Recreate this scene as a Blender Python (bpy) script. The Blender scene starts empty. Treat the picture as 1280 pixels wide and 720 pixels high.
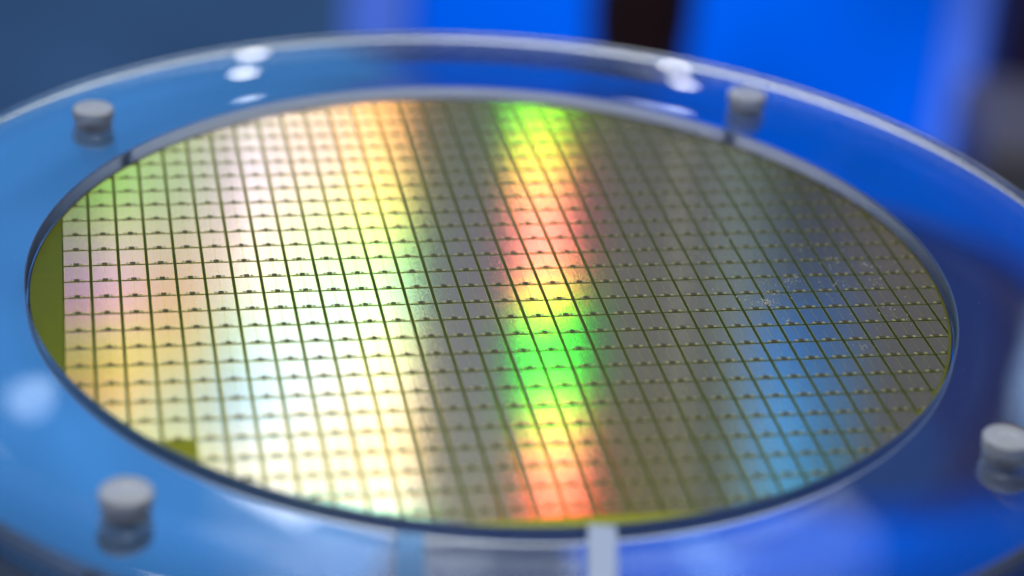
import bpy, bmesh, math, random
from mathutils import Vector, Matrix
random.seed(7)
S = bpy.context.scene
COL = S.collection

# ------------------------------------------------------------------ camera
# lens, position and angles solved from the wafer's circle (300 mm) and its die grid
CAM = Vector((-0.13477, -0.65316, 0.34918))
YAW, PITCH, ROLL, FPX = 0.21270, 0.48527, 0.07032, 2860.0
fw = Vector((math.sin(YAW) * math.cos(PITCH), math.cos(YAW) * math.cos(PITCH), -math.sin(PITCH)))
r0 = Vector((math.cos(YAW), -math.sin(YAW), 0.0))
u0 = r0.cross(fw)
rt = r0 * math.cos(ROLL) + u0 * math.sin(ROLL)
up = u0 * math.cos(ROLL) - r0 * math.sin(ROLL)
cd = bpy.data.cameras.new('camera')
cam = bpy.data.objects.new('camera', cd)
COL.objects.link(cam)
cam.matrix_world = Matrix(((rt.x, up.x, -fw.x, CAM.x), (rt.y, up.y, -fw.y, CAM.y), (rt.z, up.z, -fw.z, CAM.z), (0, 0, 0, 1)))
cd.sensor_width = 36.0
cd.lens = FPX / 1280 * 36.0
cd.clip_start = 0.01
cd.clip_end = 50.0
cd.dof.use_dof = True
cd.dof.focus_distance = 0.742
cd.dof.aperture_fstop = 3.7
S.camera = cam

# ------------------------------------------------------------------ world, lamps, exposure
w = bpy.data.worlds.new('World')
S.world = w
w.use_nodes = True
bg = w.node_tree.nodes['Background']
bg.inputs[0].default_value = (0.45, 0.60, 1.0, 1)
bg.inputs[1].default_value = 0.085
S.view_settings.view_transform = 'Standard'
S.view_settings.look = 'None'
S.view_settings.gamma = 1.0
S.view_settings.use_curve_mapping = False
S.view_settings.exposure = 0.0
cy = S.cycles
cy.use_adaptive_sampling = True
cy.adaptive_threshold = 0.012
cy.max_bounces, cy.glossy_bounces, cy.transmission_bounces, cy.diffuse_bounces = 10, 6, 8, 3
cy.caustics_reflective = False
cy.caustics_refractive = True
cy.sample_clamp_indirect = 1.5
cy.use_denoising = True
cy.blur_glossy = 0.0


def area_lamp(name, pos, size, size_y, power, colour):
    ld = bpy.data.lights.new(name, 'AREA')
    ld.shape = 'RECTANGLE'
    ld.size, ld.size_y, ld.energy, ld.color = size, size_y, power, colour
    o = bpy.data.objects.new(name, ld)
    COL.objects.link(o)
    o.location = pos
    o.rotation_euler = (-Vector(pos)).to_track_quat('-Z', 'Y').to_euler()
    return o


def stage_lamp(name, dx, elev, dist, wid, hgt, power, colour=(1, 1, 1)):
    """a ceiling lamp seen from the wafer in the direction with x component dx"""
    z = math.sin(math.radians(elev))
    y = math.sqrt(max(0.0, 1 - z * z - dx * dx))
    o = area_lamp(name, (dx * dist, y * dist, z * dist), wid, hgt, power, colour)
    az = Vector((dx, y, z))
    ay = Vector((0, -z, y)).normalized()          # the tall side hangs square to the die rows
    ax = ay.cross(az).normalized()
    az = ax.cross(ay)
    o.rotation_euler = Matrix((ax, ay, az)).transposed().to_euler()
    return o


stage_lamp('lamp_wide', 0.119, 52, 3.0, 0.070, 1.1, 2.45, (1.0, 0.96, 0.90))
stage_lamp('lamp_soft', 0.078, 52, 3.0, 0.18, 1.1, 3.9, (1.0, 0.98, 0.96))
stage_lamp('lamp_narrow', 0.2075, 52, 3.0, 0.050, 1.1, 3.3, (1, 1, 1))
stage_lamp('lamp_blue', 0.316, 48, 3.0, 0.12, 0.9, 1.0, (0.50, 0.80, 1.0))
stage_lamp('lamp_side', 0.008, 50, 3.0, 0.24, 1.1, 2.7, (1.0, 0.94, 0.85))
# unseen fill lights added: long dim strip behind the stand, soft panel above it
stage_lamp('fill_strip', 0.16, 56, 3.0, 2.0, 0.8, 13, (1.0, 0.95, 0.79))
area_lamp('fill_overhead', (-0.5, -0.3, 2.4), 1.6, 1.6, 24, (0.92, 0.95, 1.0))


def ray(px, py):
    return fw + rt * ((px - 640) / FPX) - up * ((py - 360) / FPX)


def bulb(name, px, py, z, dist, radius, power, colour=(1, 1, 1)):
    """a small bulb, added for its glint, standing where its mirror image in the level surface at height z shows at that pixel"""
    d = ray(px, py).normalized()
    q = CAM + d * ((z - CAM.z) / d.z)
    d.z = -d.z
    ld = bpy.data.lights.new(name, 'POINT')
    ld.energy, ld.shadow_soft_size, ld.color = power, radius, colour
    o = bpy.data.objects.new(name, ld)
    COL.objects.link(o)
    o.location = q + d * dist
    return o


bulb('glint_far', -8, 545, -0.0020, 2.4, 0.022, 0.030, (0.80, 0.88, 1.0))
bulb('glint_far', 1212, 462, -0.0020, 2.4, 0.030, 0.040, (0.45, 0.68, 1.0))
bulb('glint_far', 818, 124, -0.0020, 1.6, 0.028, 0.030, (0.95, 0.95, 1.0))
bulb('glint_near', 310, 112, 0.005, 0.38, 0.005, 0.020)
bulb('glint_near', 850, 124, 0.005, 0.38, 0.005, 0.020)
bulb('glint_rim', 310, 30, 0.005, 0.60, 0.005, 0.035)  # added low behind the plate for glints on the far rim
bulb('glint_rim', 852, 45, 0.005, 0.60, 0.005, 0.035)


# ------------------------------------------------------------------ material helpers
def new_mat(name):
    m = bpy.data.materials.new(name)
    m.use_nodes = True
    nt = m.node_tree
    nt.nodes.clear()
    out = nt.nodes.new('ShaderNodeOutputMaterial')
    return m, nt, out


def N(nt, kind, **kw):
    n = nt.nodes.new(kind)
    for k, v in kw.items():
        setattr(n, k, v)
    return n


def math_node(nt, op, a, b=None, c=None, clamp=False):
    n = nt.nodes.new('ShaderNodeMath')
    n.operation = op
    n.use_clamp = clamp
    for i, v in enumerate((a, b, c)):
        if v is None:
            continue
        if isinstance(v, (int, float)):
            n.inputs[i].default_value = v
        else:
            nt.links.new(v, n.inputs[i])
    return n.outputs[0]


def principled(name, colour, rough=0.4, metal=0.0, trans=0.0, ior=1.5, noise=0.0, nscale=300.0, coat=0.0, alpha_sheen=None):
    m, nt, out = new_mat(name)
    b = N(nt, 'ShaderNodeBsdfPrincipled')
    b.inputs['Base Color'].default_value = (*colour, 1)
    b.inputs['Roughness'].default_value = rough
    b.inputs['Metallic'].default_value = metal
    b.inputs['Transmission Weight'].default_value = trans
    b.inputs['IOR'].default_value = ior
    b.inputs['Coat Weight'].default_value = coat
    if noise:
        tc = N(nt, 'ShaderNodeTexCoord')
        nz = N(nt, 'ShaderNodeTexNoise')
        nz.inputs['Scale'].default_value = nscale
        nz.inputs['Detail'].default_value = 5
        nt.links.new(tc.outputs['Object'], nz.inputs['Vector'])
        mr = N(nt, 'ShaderNodeMapRange')
        mr.inputs[3].default_value = max(0.0, rough - noise)
        mr.inputs[4].default_value = rough + noise
        nt.links.new(nz.outputs[0], mr.inputs[0])
        nt.links.new(mr.outputs[0], b.inputs['Roughness'])
        mx = N(nt, 'ShaderNodeMix', data_type='RGBA')
        mx.inputs[6].default_value = (*[c * (1 - 0.6 * noise) for c in colour], 1)
        mx.inputs[7].default_value = (*[min(1, c * (1 + 0.6 * noise)) for c in colour], 1)
        nt.links.new(nz.outputs[0], mx.inputs[0])
        nt.links.new(mx.outputs[2], b.inputs['Base Color'])
    nt.links.new(b.outputs[0], out.inputs[0])
    return m


def srgb(*c):
    return tuple((x / 255 / 12.92) if x / 255 <= 0.04045 else ((x / 255 + 0.055) / 1.055) ** 2.4 for x in c)


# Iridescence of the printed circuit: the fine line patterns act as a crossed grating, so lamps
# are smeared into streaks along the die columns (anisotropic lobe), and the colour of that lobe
# is painted by hand for each viewing direction along (Vy) and across (Vx) the lines.
RAMPS = [   # painted streak colours: Vx of the ramp, [(Vy, sRGB)]
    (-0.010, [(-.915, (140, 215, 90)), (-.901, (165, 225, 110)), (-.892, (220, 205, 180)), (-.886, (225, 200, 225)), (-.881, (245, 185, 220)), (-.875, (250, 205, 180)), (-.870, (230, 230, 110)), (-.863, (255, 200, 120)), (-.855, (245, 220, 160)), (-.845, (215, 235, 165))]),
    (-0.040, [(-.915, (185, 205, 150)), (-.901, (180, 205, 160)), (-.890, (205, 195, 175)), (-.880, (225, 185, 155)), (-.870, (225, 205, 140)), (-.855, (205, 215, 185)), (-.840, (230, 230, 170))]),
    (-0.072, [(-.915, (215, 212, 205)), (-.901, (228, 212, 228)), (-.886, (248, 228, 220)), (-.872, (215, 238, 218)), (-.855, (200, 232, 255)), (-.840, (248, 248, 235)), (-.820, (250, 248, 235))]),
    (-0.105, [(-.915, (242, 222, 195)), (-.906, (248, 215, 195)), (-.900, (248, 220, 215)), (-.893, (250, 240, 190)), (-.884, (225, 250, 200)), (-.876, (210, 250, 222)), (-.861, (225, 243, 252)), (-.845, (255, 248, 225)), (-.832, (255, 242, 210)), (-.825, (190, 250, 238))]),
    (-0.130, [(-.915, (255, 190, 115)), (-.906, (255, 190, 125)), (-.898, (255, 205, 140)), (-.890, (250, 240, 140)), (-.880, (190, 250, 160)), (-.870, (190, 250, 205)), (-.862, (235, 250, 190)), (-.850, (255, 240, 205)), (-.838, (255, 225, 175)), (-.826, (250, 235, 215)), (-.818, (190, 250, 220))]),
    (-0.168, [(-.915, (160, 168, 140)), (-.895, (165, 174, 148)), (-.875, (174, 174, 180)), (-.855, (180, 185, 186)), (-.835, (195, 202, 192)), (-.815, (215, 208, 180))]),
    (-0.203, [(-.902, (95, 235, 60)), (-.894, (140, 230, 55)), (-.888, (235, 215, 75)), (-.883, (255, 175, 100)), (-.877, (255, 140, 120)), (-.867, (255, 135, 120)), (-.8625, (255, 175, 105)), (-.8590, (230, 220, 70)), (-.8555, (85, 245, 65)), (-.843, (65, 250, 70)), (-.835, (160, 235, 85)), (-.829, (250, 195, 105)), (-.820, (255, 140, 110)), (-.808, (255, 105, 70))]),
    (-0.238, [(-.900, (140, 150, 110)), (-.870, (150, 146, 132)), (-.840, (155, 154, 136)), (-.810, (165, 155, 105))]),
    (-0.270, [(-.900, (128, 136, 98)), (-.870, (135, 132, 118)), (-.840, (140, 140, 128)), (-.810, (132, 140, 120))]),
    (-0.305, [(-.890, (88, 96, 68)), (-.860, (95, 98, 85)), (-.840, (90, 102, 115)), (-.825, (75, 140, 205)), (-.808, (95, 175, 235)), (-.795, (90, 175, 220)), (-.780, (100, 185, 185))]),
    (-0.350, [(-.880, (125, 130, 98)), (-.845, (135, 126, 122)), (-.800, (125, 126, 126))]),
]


def painted_streak_material(name, base, base_rough, streak, iso):
    m, nt, out = new_mat(name)
    L = nt.links.new
    geo = N(nt, 'ShaderNodeNewGeometry')
    sep = N(nt, 'ShaderNodeSeparateXYZ')
    L(geo.outputs['Incoming'], sep.inputs[0])
    vx, vy = sep.outputs[0], sep.outputs[1]
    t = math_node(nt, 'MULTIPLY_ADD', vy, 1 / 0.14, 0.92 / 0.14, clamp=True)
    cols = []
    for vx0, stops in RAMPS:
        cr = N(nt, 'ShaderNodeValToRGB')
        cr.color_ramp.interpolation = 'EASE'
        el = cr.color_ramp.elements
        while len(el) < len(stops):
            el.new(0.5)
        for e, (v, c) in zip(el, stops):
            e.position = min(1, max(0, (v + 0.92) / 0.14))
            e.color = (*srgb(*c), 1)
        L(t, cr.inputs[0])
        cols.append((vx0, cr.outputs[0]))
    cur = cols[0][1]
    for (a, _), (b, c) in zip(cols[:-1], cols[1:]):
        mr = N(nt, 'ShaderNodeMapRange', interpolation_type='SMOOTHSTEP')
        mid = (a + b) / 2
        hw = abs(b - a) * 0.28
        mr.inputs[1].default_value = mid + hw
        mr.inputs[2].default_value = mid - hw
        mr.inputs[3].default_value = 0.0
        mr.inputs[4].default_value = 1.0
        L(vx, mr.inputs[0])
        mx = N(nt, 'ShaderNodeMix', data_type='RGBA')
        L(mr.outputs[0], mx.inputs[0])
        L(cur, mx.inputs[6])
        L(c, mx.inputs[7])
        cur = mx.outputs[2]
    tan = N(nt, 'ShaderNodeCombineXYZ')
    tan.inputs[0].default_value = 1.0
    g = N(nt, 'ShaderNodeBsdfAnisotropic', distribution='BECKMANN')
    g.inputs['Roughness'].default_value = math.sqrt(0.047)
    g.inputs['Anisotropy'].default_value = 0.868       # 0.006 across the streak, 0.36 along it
    L(tan.outputs[0], g.inputs['Tangent'])
    sc = N(nt, 'ShaderNodeMix', data_type='RGBA', blend_type='MULTIPLY')
    sc.inputs[0].default_value = 1.0
    sc.inputs[7].default_value = (*streak, 1)
    L(cur, sc.inputs[6])
    L(sc.outputs[2], g.inputs['Color'])
    # plain film between the lines: dull, slightly metallic, with faint blotches
    pb = N(nt, 'ShaderNodeBsdfPrincipled')
    tc = N(nt, 'ShaderNodeNewGeometry')
    nz = N(nt, 'ShaderNodeTexNoise')
    nz.inputs['Scale'].default_value = 2500
    nz.inputs['Detail'].default_value = 3
    L(tc.outputs['Position'], nz.inputs['Vector'])
    mx = N(nt, 'ShaderNodeMix', data_type='RGBA')
    mx.inputs[6].default_value = (*[c * 0.75 for c in base], 1)
    mx.inputs[7].default_value = (*[c * 1.25 for c in base], 1)
    L(nz.outputs[0], mx.inputs[0])
    L(mx.outputs[2], pb.inputs['Base Color'])
    pb.inputs['Roughness'].default_value = base_rough
    pb.inputs['Metallic'].default_value = iso
    pb.inputs['Specular IOR Level'].default_value = 0.08
    ad = N(nt, 'ShaderNodeAddShader')
    L(g.outputs[0], ad.inputs[0])
    L(pb.outputs[0], ad.inputs[1])
    L(ad.outputs[0], out.inputs[0])
    return m


def frosted_edge(name, rough, milk, tint):
    m, nt, out = new_mat(name)
    g = N(nt, 'ShaderNodeBsdfGlass')
    g.inputs['Roughness'].default_value = rough
    g.inputs['IOR'].default_value = 1.49
    g.inputs['Color'].default_value = (0.93, 0.96, 1, 1)
    d = N(nt, 'ShaderNodeBsdfDiffuse')
    d.inputs['Color'].default_value = (*tint, 1)
    t = N(nt, 'ShaderNodeBsdfTranslucent')
    t.inputs['Color'].default_value = (*tint, 1)
    m1 = N(nt, 'ShaderNodeMixShader')
    m1.inputs[0].default_value = 0.5
    nt.links.new(d.outputs[0], m1.inputs[1])
    nt.links.new(t.outputs[0], m1.inputs[2])
    m2 = N(nt, 'ShaderNodeMixShader')
    m2.inputs[0].default_value = milk
    nt.links.new(g.outputs[0], m2.inputs[1])
    nt.links.new(m1.outputs[0], m2.inputs[2])
    nt.links.new(m2.outputs[0], out.inputs[0])
    return m


M_BLOCK = painted_streak_material('circuit_block', (0.030, 0.029, 0.023), 0.42, (0.60, 0.59, 0.54), 0.0)
M_FRAME = painted_streak_material('die_frame', (0.17, 0.17, 0.07), 0.45, (0.50, 0.50, 0.20), 0.3)
M_STREET = principled('bare_silicon_olive', (0.20, 0.21, 0.008), 0.38, 1.0, noise=0.08, nscale=600)
M_RIM = principled('ground_wafer_edge', (0.05, 0.055, 0.06), 0.55, 0.3)
M_SCRIBE = principled('scribe_line_green', (0.042, 0.056, 0.004), 0.45, 1.0, noise=0.1, nscale=900)
M_PAD = principled('bond_pad_gold', (0.42, 0.39, 0.15), 0.45, 0.4)
M_PAD_DARK = principled('dark_pad', (0.07, 0.062, 0.012), 0.5, 0.3)
M_DUST = principled('dust_flakes', (0.92, 0.90, 0.84), 0.7)
M_ACRYLIC = principled('clear_acrylic', (0.93, 0.96, 1.0), 0.015, 0.0, 1.0, 1.49)
M_EDGE = frosted_edge('frosted_acrylic_edge', 0.12, 0.22, (0.66, 0.72, 0.90))
M_LIP = frosted_edge('machined_acrylic_lip', 0.32, 0.36, (0.32, 0.50, 0.92))
M_STUD = principled('milky_clear_stud', (0.95, 0.97, 1.0), 0.20, 0.0, 0.45, 1.40)
M_TAB = principled('frosted_tab', (0.62, 0.75, 1.0), 0.40, 0.0, 0.1, 1.45)
M_TAB_CLEAR = principled('clear_tab', (0.35, 0.65, 1.0), 0.12, 0.0, 0.6, 1.45)
M_TABLE = principled('added_mirror_top', (0.86, 0.90, 0.96), 0.02, 1.0, noise=0.015, nscale=8)
M_BODY = principled('pedestal_body', (0.05, 0.08, 0.16), 0.4, noise=0.1, nscale=10)
M_DARK = principled('dark_lacquer', (0.075, 0.030, 0.026), 0.55, noise=0.1, nscale=6)
M_GREY = principled('warm_grey_paint', (0.30, 0.28, 0.30), 0.6, noise=0.1, nscale=6)
M_BEZEL = principled('screen_bezel', (0.02, 0.02, 0.025), 0.4, noise=0.1, nscale=20)
M_FLOOR = principled('dark_floor', (0.03, 0.045, 0.08), 0.35, noise=0.1, nscale=3)


def glow_material(name, stops, strength):
    """a glowing backdrop face, brightness by height painted into its colour (z in metres)"""
    m, nt, out = new_mat(name)
    geo = N(nt, 'ShaderNodeNewGeometry')
    sep = N(nt, 'ShaderNodeSeparateXYZ')
    nt.links.new(geo.outputs['Position'], sep.inputs[0])
    t = math_node(nt, 'MULTIPLY_ADD', sep.outputs[2], 1 / 3.8, 1.4 / 3.8, clamp=True)
    cr = N(nt, 'ShaderNodeValToRGB')
    el = cr.color_ramp.elements
    while len(el) < len(stops):
        el.new(0.5)
    for e, (z, c) in zip(el, stops):
        e.position = (z + 1.4) / 3.8
        e.color = (*srgb(*c), 1)
    nt.links.new(t, cr.inputs[0])
    em = N(nt, 'ShaderNodeEmission')
    nz = N(nt, 'ShaderNodeTexNoise')
    nz.inputs['Scale'].default_value = 2.6
    nz.inputs['Detail'].default_value = 1.0
    nt.links.new(geo.outputs['Position'], nz.inputs['Vector'])
    nt.links.new(math_node(nt, 'MULTIPLY_ADD', nz.outputs[0], 1.1 * strength, 0.45 * strength), em.inputs[1])
    nt.links.new(cr.outputs[0], em.inputs[0])
    nt.links.new(em.outputs[0], out.inputs[0])
    return m


# ------------------------------------------------------------------ mesh helpers
def mesh_obj(name, verts, faces, mats, parent=None, midx=None, smooth=False):
    me = bpy.data.meshes.new(name)
    me.from_pydata(verts, [], faces)
    for m in (mats if isinstance(mats, (list, tuple)) else [mats]):
        me.materials.append(m)
    if midx:
        me.polygons.foreach_set('material_index', midx)
    if smooth:
        me.polygons.foreach_set('use_smooth', [True] * len(me.polygons))
    me.update()
    o = bpy.data.objects.new(name, me)
    COL.objects.link(o)
    if parent:
        o.parent = parent
    return o


def thing(name, label, cat, loc=(0, 0, 0), group=None, kind=None):
    o = bpy.data.objects.new(name, None)
    COL.objects.link(o)
    o.location = loc
    tag(o, label, cat, group, kind)
    return o


def tag(o, label=None, cat=None, group=None, kind=None):
    for k, v in (('label', label), ('category', cat), ('group', group), ('kind', kind)):
        if v:
            o[k] = v
    return o


def lathe(profile, seg, closed_ends=True):
    """profile [(r, z)] revolved about z; r = 0 points become single vertices"""
    verts, rings = [], []
    for r, z in profile:
        if r < 1e-9:
            rings.append([len(verts)])
            verts.append((0, 0, z))
        else:
            rings.append(list(range(len(verts), len(verts) + seg)))
            verts += [(r * math.cos(2 * math.pi * i / seg), r * math.sin(2 * math.pi * i / seg), z) for i in range(seg)]
    faces = []
    for a, b in zip(rings[:-1], rings[1:]):
        for i in range(seg):
            j = (i + 1) % seg
            if len(a) == 1 and len(b) == 1:
                continue
            if len(a) == 1:
                faces.append((a[0], b[j], b[i]))
            elif len(b) == 1:
                faces.append((a[i], a[j], b[0]))
            else:
                faces.append((a[i], a[j], b[j], b[i]))
    return verts, faces


def arc(cx, cz, rad, a0, a1, n):
    return [(cx + rad * math.cos(math.radians(a0 + (a1 - a0) * i / n)), cz + rad * math.sin(math.radians(a0 + (a1 - a0) * i / n))) for i in range(n + 1)]


def auto_smooth(o, deg=35):
    me = o.data
    me.polygons.foreach_set('use_smooth', [True] * len(me.polygons))
    bm = bmesh.new()
    bm.from_mesh(me)
    for e in bm.edges:
        if len(e.link_faces) == 2 and e.calc_face_angle(0) > math.radians(deg):
            e.smooth = False
    bm.to_mesh(me)
    bm.free()


def box_mesh(x0, x1, y0, y1, z0, z1, bev=0.0, seg=3):
    bm = bmesh.new()
    bmesh.ops.create_cube(bm, size=1)
    for v in bm.verts:
        v.co = Vector(((x0 + x1) / 2 + v.co.x * (x1 - x0), (y0 + y1) / 2 + v.co.y * (y1 - y0), (z0 + z1) / 2 + v.co.z * (z1 - z0)))
    if bev:
        bmesh.ops.bevel(bm, geom=bm.edges[:], offset=bev, segments=seg, affect='EDGES', profile=0.5)
    bm.normal_update()
    return bm


def bm_obj(name, bm, mat, parent=None):
    me = bpy.data.meshes.new(name)
    bm.to_mesh(me)
    bm.free()
    me.materials.append(mat)
    o = bpy.data.objects.new(name, me)
    COL.objects.link(o)
    if parent:
        o.parent = parent
    return o


MM = 0.001

# ------------------------------------------------------------------ setting: floor and pedestal
FLOOR_Z = -1.35
fl = bm_obj('floor', box_mesh(-3.5, 4.5, -1.6, 4.2, FLOOR_Z - 0.02, FLOOR_Z), M_FLOOR)
tag(fl, kind='structure')
TABLE_Z = -2.0 * MM
h = TABLE_Z - FLOOR_Z
ped = thing('display_pedestal', 'round pedestal with an added mirror top under the clear wafer holder', 'pedestal', (0, 0, FLOOR_Z))
v, f = lathe([(0, 0), (0.16, 0), (0.16, 0.03), (0.14, 0.05), (0.14, h - .03), (0.0, h - .03)], 64)
auto_smooth(mesh_obj('pedestal_body', v, f, M_BODY, ped))
TR = 0.222
v, f = lathe([(0, h - .03), (TR - .006, h - .03)] + arc(TR - .006, h - .006, .006, -45, 90, 8)[1:] + [(0, h)], 160)
auto_smooth(mesh_obj('table_top', v, f, M_TABLE, ped))  # added mirror, carries the backdrop's blues up through the holder

# ------------------------------------------------------------------ backdrop (screens, panels and pillars given a glow, posts on the floor)
DBACK = 2.6      # metres in front of the camera, on the floor
fh = Vector((math.sin(YAW), math.cos(YAW), 0))


def side_at(px, dist):
    """sideways position at that floor distance of a vertical edge seen at pixel column px at the top of the photograph"""
    d = ray(px, 30)
    return d.dot(r0) / d.dot(fh) * dist


def stand_box(name, px0, px1, dist, z0, z1, thick, mat, parent=None, bev=0.01):
    s0, s1 = side_at(px0, dist), side_at(px1, dist)
    o = bm_obj(name, box_mesh(s0, s1, dist, dist + thick, z0, z1, bev), mat, parent)
    o.matrix_world = Matrix(((r0.x, fh.x, 0, CAM.x), (r0.y, fh.y, 0, CAM.y), (0, 0, 1, 0), (0, 0, 0, 1)))
    return o


def screen(px0, px1, dist, z1, stops, strength, label, cat='screen'):
    t = thing('glowing_panel', label, cat, (0, 0, 0))
    stand_box('panel_face', px0 + 3, px1 - 3, dist - .004, FLOOR_Z + .03, z1 - .02, .006, glow_material('panel_glow', stops, strength), t, 0)
    stand_box('panel_case', px0, px1, dist + .003, FLOOR_Z, z1, .06, M_BEZEL, t, .004)
    return t


screen(-420, 508, 3.32, 2.35, [(-1.4, (42, 68, 108)), (-.95, (50, 80, 122)), (0.2, (58, 98, 146)), (1.0, (68, 122, 178)), (1.8, (78, 150, 218)), (2.3, (78, 150, 218))], 1.0,
       'steel blue wall panel made to glow at the back beside the lavender column')  # wall panel given its own glow, brightening with height
BLUE = [(-1.4, (0, 84, 222)), (-.8, (0, 92, 236)), (.5, (2, 86, 215)), (1.2, (4, 84, 188)), (1.9, (0, 98, 228))]
screen(514, 800, 3.32, 1.45, BLUE, 1.0, 'lower vivid blue screen between the lavender column and the dark post')
screen(803, 1186, 3.32, 2.35, BLUE, 1.0, 'tall vivid blue screen between the dark post and the periwinkle column')
lc = thing('glow_pillar', 'pale lavender pillar with added glow between steel blue panel and vivid blue screen', 'glowing pillar')
stand_box('glow_pillar_body', 430, 508, 3.22, FLOOR_Z + .04, 1.1, .08, glow_material('lavender_glow', [(-1, (70, 104, 208)), (.5, (84, 118, 200)), (1.7, (84, 110, 175))], 1.0), lc, .03)  # plain pillar made to glow so it shows without a lamp
stand_box('column_base', 428, 510, 3.21, FLOOR_Z, FLOOR_Z + .04, .10, M_BEZEL, lc, .01)
lc = thing('glow_pillar', 'periwinkle pillar with added glow beside the dark cabinet with a grey plinth', 'glowing pillar')
stand_box('glow_pillar_body', 1190, 1246, 3.30, FLOOR_Z + .04, 2.3, .08, glow_material('periwinkle_glow', [(-1, (74, 112, 228)), (.5, (50, 80, 160)), (1.7, (30, 60, 140))], 1.0), lc, .03)  # pillar's added glow stands in for light falling on it
stand_box('column_base', 1188, 1248, 3.29, FLOOR_Z, FLOOR_Z + .04, .10, M_BEZEL, lc, .01)
prof = [(0, 0), (.10, 0), (.11, .02), (.085, .08), (.060, .20), (.056, .32), (.064, .40), (.074, .47), (.066, .54), (.072, .60), (.068, .75), (.058, 1.0), (.066, 1.3), (.070, 1.6), (.060, 1.9), (.04, 2.05), (0, 2.08)]
v, f = lathe(prof, 40)
post = mesh_obj('dark_post', v, f, M_DARK, None, None, True)
pp = CAM + r0 * side_at(802, 2.9) + fh * 2.9
post.location = (pp.x, pp.y, FLOOR_Z)
tag(post, 'dark brown turned post standing before the vivid blue screens', 'post')
tag(stand_box('dark_cabinet', 1268, 1480, 3.1, FLOOR_Z, 1.6, .4, M_DARK, None, .03), 'black cabinet at the back behind a grey plinth', 'cabinet')
tag(stand_box('grey_plinth', 1256, 1440, 2.8, FLOOR_Z, -0.86, .25, M_GREY, None, .02), 'warm grey plinth in front of the black cabinet', 'plinth')

# ------------------------------------------------------------------ clear holder
PT, PB, PO = 4.5, -1.7, 210.0
holder = thing('wafer_holder', 'thick clear round acrylic holder framing the patterned wafer', 'holder', (0, 0, PB * MM))
prof = [(0, PB)] + arc(PO - 1.2, PB + 1.2, 1.2, -90, 0, 4) + arc(PO - 3.0, PT - 3.0, 3.0, 0, 90, 10) \
    + arc(151.3, PT - 0.7, 0.7, 90, 180, 5) + [(150.6, -0.82), (0, -0.82)]
v, f = lathe([(r * MM, (z - PB) * MM) for r, z in prof], 288)
edge = []
for q in f:
    rr = [math.hypot(v[i][0], v[i][1]) for i in q]
    edge.append(1 if min(rr) > 0.2069 else 2 if max(rr) < 0.1517 and min(rr) > 0.15 else 0)
auto_smooth(mesh_obj('holder_plate', v, f, [M_ACRYLIC, M_EDGE, M_LIP], holder, edge), 30)

# studs clamping the plate on its feet: cap above, shaft through, foot below
for k, ang in enumerate((47.0, 135.2, -133.6, -43.1)):
    a = math.radians(ang)
    R = 179.0 * MM
    st = bpy.data.objects.new('clamp_stud', None)
    COL.objects.link(st)
    st.parent = holder
    st.location = (R * math.cos(a), R * math.sin(a), 0)
    zt = (PT - PB) * MM + 0.0001
    if k == 0:
        v, f = lathe([(0, zt), (.0072, zt)] + arc(.0075 - .0010, zt + .0042 - .0010, .0010, 0, 90, 5) + [(.0030, zt + .0042), (.0027, zt + .0038), (0, zt + .0038)], 48)
        cap0 = mesh_obj('stud_cap', v, f, M_STUD, st)
        auto_smooth(cap0)
        v, f = lathe([(0, 0.0), (.0026, 0.0), (.0026, zt - .0001), (0, zt - .0001)], 24)
        sh0 = mesh_obj('stud_shaft', v, f, M_STUD, st)
        auto_smooth(sh0)
        zf = TABLE_Z - PB * MM
        v, f = lathe([(0, zf), (.0062, zf), (.0066, zf + .00008), (.0066, -.00012), (.006, -.00002), (0, -.00002)], 40)
        ft0 = mesh_obj('stud_foot', v, f, M_STUD, st)
        auto_smooth(ft0)
    else:
        for src in (cap0, sh0, ft0):
            c = src.copy()
            COL.objects.link(c)
            c.parent = st

# two frosted tabs that hold the wafer's near edge
for x0, x1, y0, y1, tm in ((-49.5, -56.9, -151.6, -203.0, M_TAB_CLEAR), (3.0, -8.4, -152.2, -204.0, M_TAB)):
    bm = box_mesh(-3.9 * MM, 3.9 * MM, 0, math.hypot(x1 - x0, y1 - y0) * MM, 0, 0.6 * MM, 0.15 * MM, 2)
    o = bm_obj('retaining_tab', bm, tm, holder)
    o.location = (x0 * MM, y0 * MM, (PT - PB) * MM + 0.0001)
    o.rotation_euler = (0, 0, math.atan2(y1 - y0, x1 - x0) - math.pi / 2)

# ------------------------------------------------------------------ wafer
wafer = thing('silicon_wafer', 'round silicon wafer with rainbow streaks over its grid of chips', 'wafer', (0, 0, -0.8 * MM))
v, f = lathe([(r * MM, z * MM) for r, z in [(0, 0), (149.5, 0)] + arc(149.62, .38, .38, -80, 80, 8) + [(149.4, .775), (0, .775)]], 288)
rim = [1 if min(math.hypot(v[i][0], v[i][1]) for i in q) > 0.149 else 0 for q in f]
auto_smooth(mesh_obj('wafer_disc', v, f, [M_STREET, M_RIM], wafer, rim))

PX, PY, X0, Y0 = 9.0526, 10.9594, -139.259, 6.924
RC = 148.6
NSEG = 240
CIRC = [(RC * math.cos(2 * math.pi * i / NSEG), RC * math.sin(2 * math.pi * i / NSEG)) for i in range(NSEG)]
YMIN = -140.0


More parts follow.
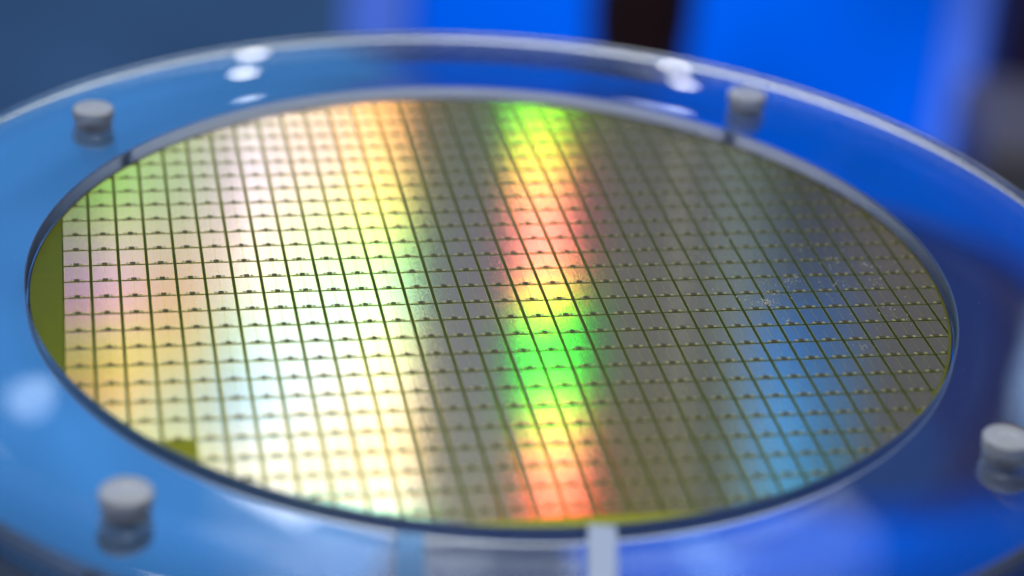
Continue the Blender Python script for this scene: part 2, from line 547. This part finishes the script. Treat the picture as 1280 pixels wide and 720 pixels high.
def clip_poly(poly):
    """rectangle against the printed circle and the bare strip at the near edge"""
    def half(pts, nx, ny, d):
        out = []
        for i, a in enumerate(pts):
            b = pts[(i + 1) % len(pts)]
            da, db = a[0] * nx + a[1] * ny - d, b[0] * nx + b[1] * ny - d
            if da <= 0:
                out.append(a)
            if (da < 0 < db) or (db < 0 < da):
                t = da / (da - db)
                out.append((a[0] + (b[0] - a[0]) * t, a[1] + (b[1] - a[1]) * t))
        return out
    if min(p[1] for p in poly) < YMIN:
        poly = half(poly, 0, -1, -YMIN)
    if poly and max(math.hypot(*p) for p in poly) > RC:
        cx = sum(p[0] for p in poly) / len(poly)
        cy = sum(p[1] for p in poly) / len(poly)
        a0 = math.atan2(cy, cx)
        k0 = round(a0 / (2 * math.pi / NSEG))
        for k in range(k0 - 10, k0 + 11):
            am = (k + 0.5) * 2 * math.pi / NSEG
            poly = half(poly, math.cos(am), math.sin(am), RC * math.cos(math.pi / NSEG))
            if len(poly) < 3:
                return []
    return poly if len(poly) >= 3 else []


ZB = 0.775                      # wafer's top face
PIECES = [                      # x0, x1, y0, y1 in the cell, z0, z1, material
    (0.01, 9.04, 0.01, 10.95, 0.0, 0.02, 4),
    (0.47, 8.58, 0.36, 10.60, 0.02, 0.05, 1),
    (0.68, 4.42, 0.64, 10.38, 0.05, 0.08, 0),
    (4.63, 8.37, 0.64, 10.38, 0.05, 0.08, 0),
    (3.65, 5.40, 0.45, 1.95, 0.05, 0.12, 3),
    (2.35, 3.40, 0.60, 1.55, 0.05, 0.11, 2),
    (5.65, 6.70, 0.60, 1.55, 0.05, 0.11, 2),
]
DMATS = [M_BLOCK, M_FRAME, M_PAD, M_PAD_DARK, M_SCRIBE]


def die_geom(cx, cy, clip):
    """verts (mm, relative to the cell corner), faces, material indices"""
    V, F, MI = [], [], []
    for x0, x1, y0, y1, z0, z1, mi in PIECES:
        poly = [(cx + x0, cy + y0), (cx + x1, cy + y0), (cx + x1, cy + y1), (cx + x0, cy + y1)]
        if clip:
            poly = clip_poly(poly)
            if not poly:
                continue
        n, b = len(poly), len(V)
        V += [(x - cx, y - cy, ZB + z0) for x, y in poly] + [(x - cx, y - cy, ZB + z1) for x, y in poly]
        F.append(tuple(range(b + n, b + 2 * n)))
        MI.append(mi)
        for i in range(n):
            j = (i + 1) % n
            F.append((b + i, b + j, b + n + j, b + n + i))
            MI.append(mi)
    return V, F, MI


def project(P):
    q = P - CAM
    z = q.dot(fw)
    return 640 + FPX * q.dot(rt) / z, 360 - FPX * q.dot(up) / z, z


cells = []
for ci in range(0, 33):
    for ri in range(-14, 14):
        cx, cy = X0 + PX * ci, Y0 - PY * (ri + 1)
        if (ci, ri) == (3, 9):
            continue                                 # left blank in print
        corners = [(cx, cy), (cx + PX, cy), (cx + PX, cy + PY), (cx, cy + PY)]
        far = max(math.hypot(*c) for c in corners)
        clip = far > RC or cy < YMIN
        poly = clip_poly(corners) if clip else corners
        if not poly:
            continue
        area = 0.5 * abs(sum(poly[i][0] * poly[(i + 1) % len(poly)][1] - poly[(i + 1) % len(poly)][0] * poly[i][1] for i in range(len(poly))))
        if area < 6:
            continue
        c = Vector((sum(p[0] for p in poly) / len(poly), sum(p[1] for p in poly) / len(poly), 0)) * MM
        z = (c - CAM).dot(fw)
        vis = area * (CAM - c).normalized().z / (z * z)
        cells.append((vis, ci, ri, cx, cy, clip))
cells.sort(reverse=True)
full = None
restV, restF, restM = [], [], []
for n, (vis, ci, ri, cx, cy, clip) in enumerate(cells):
    if n < 300:
        if clip or full is None:
            V, F, MI = die_geom(cx if clip else 1000.0, cy if clip else 1000.0, clip)
            o = mesh_obj('die', [(a * MM, b * MM, c * MM) for a, b, c in V], F, DMATS, wafer, MI)
            if not clip:
                full = o.data
        else:
            o = bpy.data.objects.new('die', full)
            COL.objects.link(o)
            o.parent = wafer
        o.location = (cx * MM, cy * MM, 0)
    else:
        V, F, MI = die_geom(cx, cy, clip)
        b = len(restV)
        restV += [((a + cx) * MM, (d + cy) * MM, e * MM) for a, d, e in V]
        restF += [tuple(i + b for i in fc) for fc in F]
        restM += MI
o = mesh_obj('die_field', restV, restF, DMATS, wafer, restM)
o['kind'] = 'stuff'

# ------------------------------------------------------------------ dust and residue on the wafer
DV, DF = [], []


def flake(x, y, r, z=ZB - 0.8 + 0.10):
    n = random.randint(4, 6)
    b = len(DV)
    a0 = random.uniform(0, 6.28)
    asp = random.uniform(0.35, 1.0)
    rot = random.uniform(0, 6.28)
    for lvl, sc in ((0, 1.0), (1, 0.55)):
        for i in range(n):
            a = a0 + 2 * math.pi * i / n
            rr = r * random.uniform(0.6, 1.2) * sc
            px, py = rr * math.cos(a), rr * asp * math.sin(a)
            DV.append(((x + px * math.cos(rot) - py * math.sin(rot)) * MM, (y + px * math.sin(rot) + py * math.cos(rot)) * MM, (z + lvl * r * 0.5) * MM))
    for i in range(n):
        j = (i + 1) % n
        DF.append((b + i, b + j, b + n + j, b + n + i))
    DF.append(tuple(range(b + n, b + 2 * n)))


def to_wafer(px, py):
    d = ray(px, py)
    t = -CAM.z / d.z
    q = CAM + d * t
    return q.x * 1000, q.y * 1000


for px, py, cnt, spread, size in ((958, 378, 60, 1.6, .30), (965, 366, 16, 1.6, .26), (990, 353, 26, 2.2, .26), (955, 354, 16, 2.0, .26), (937, 374, 12, 1.6, .26), (984, 400, 12, 1.0, .24),
                                  (1055, 355, 14, 3.0, .26), (1035, 330, 12, 3.5, .26), (890, 290, 22, 5.0, .30), (875, 265, 16, 5.0, .30), (1095, 353, 8, 1.5, .26), (1115, 390, 18, 3.0, .22),
                                  (1075, 435, 14, 3.0, .28), (860, 325, 9, 3.0, .24), (773, 338, 5, .8, .22), (1010, 315, 12, 4.0, .28), (1085, 330, 18, 5.0, .28), (1130, 545, 10, 4.0, .4), (1110, 400, 12, 6.0, .2), (590, 300, 10, 14, .16), (480, 350, 8, 20, .14)):
    x, y = to_wafer(px, py)
    for _ in range(cnt):
        a, b = x + random.gauss(0, spread), y + random.gauss(0, spread * 0.9)
        if math.hypot(a, b) < 148:
            flake(a, b, size * random.uniform(0.45, 1.6))
for _ in range(420):
    a, rr = random.uniform(0, 6.28), 146 * math.sqrt(random.random())
    flake(rr * math.cos(a), rr * math.sin(a), random.uniform(.04, .13))
for _ in range(260):                                  # more of it on the far right side
    a, rr = random.uniform(-0.2, 1.25), 146 * math.sqrt(random.uniform(.15, 1))
    flake(rr * math.cos(a), rr * math.sin(a), random.uniform(.08, .30))
for _ in range(260):                                  # and a little on the holder
    a, rr = random.uniform(0, 6.28), random.uniform(154, 205)
    flake(rr * math.cos(a), rr * math.sin(a), random.uniform(.04, .14), PT + 0.01)
o = mesh_obj('dust', DV, DF, M_DUST)
tag(o, 'pale dust flakes and dried residue scattered over wafer and holder', 'dust', kind='stuff')
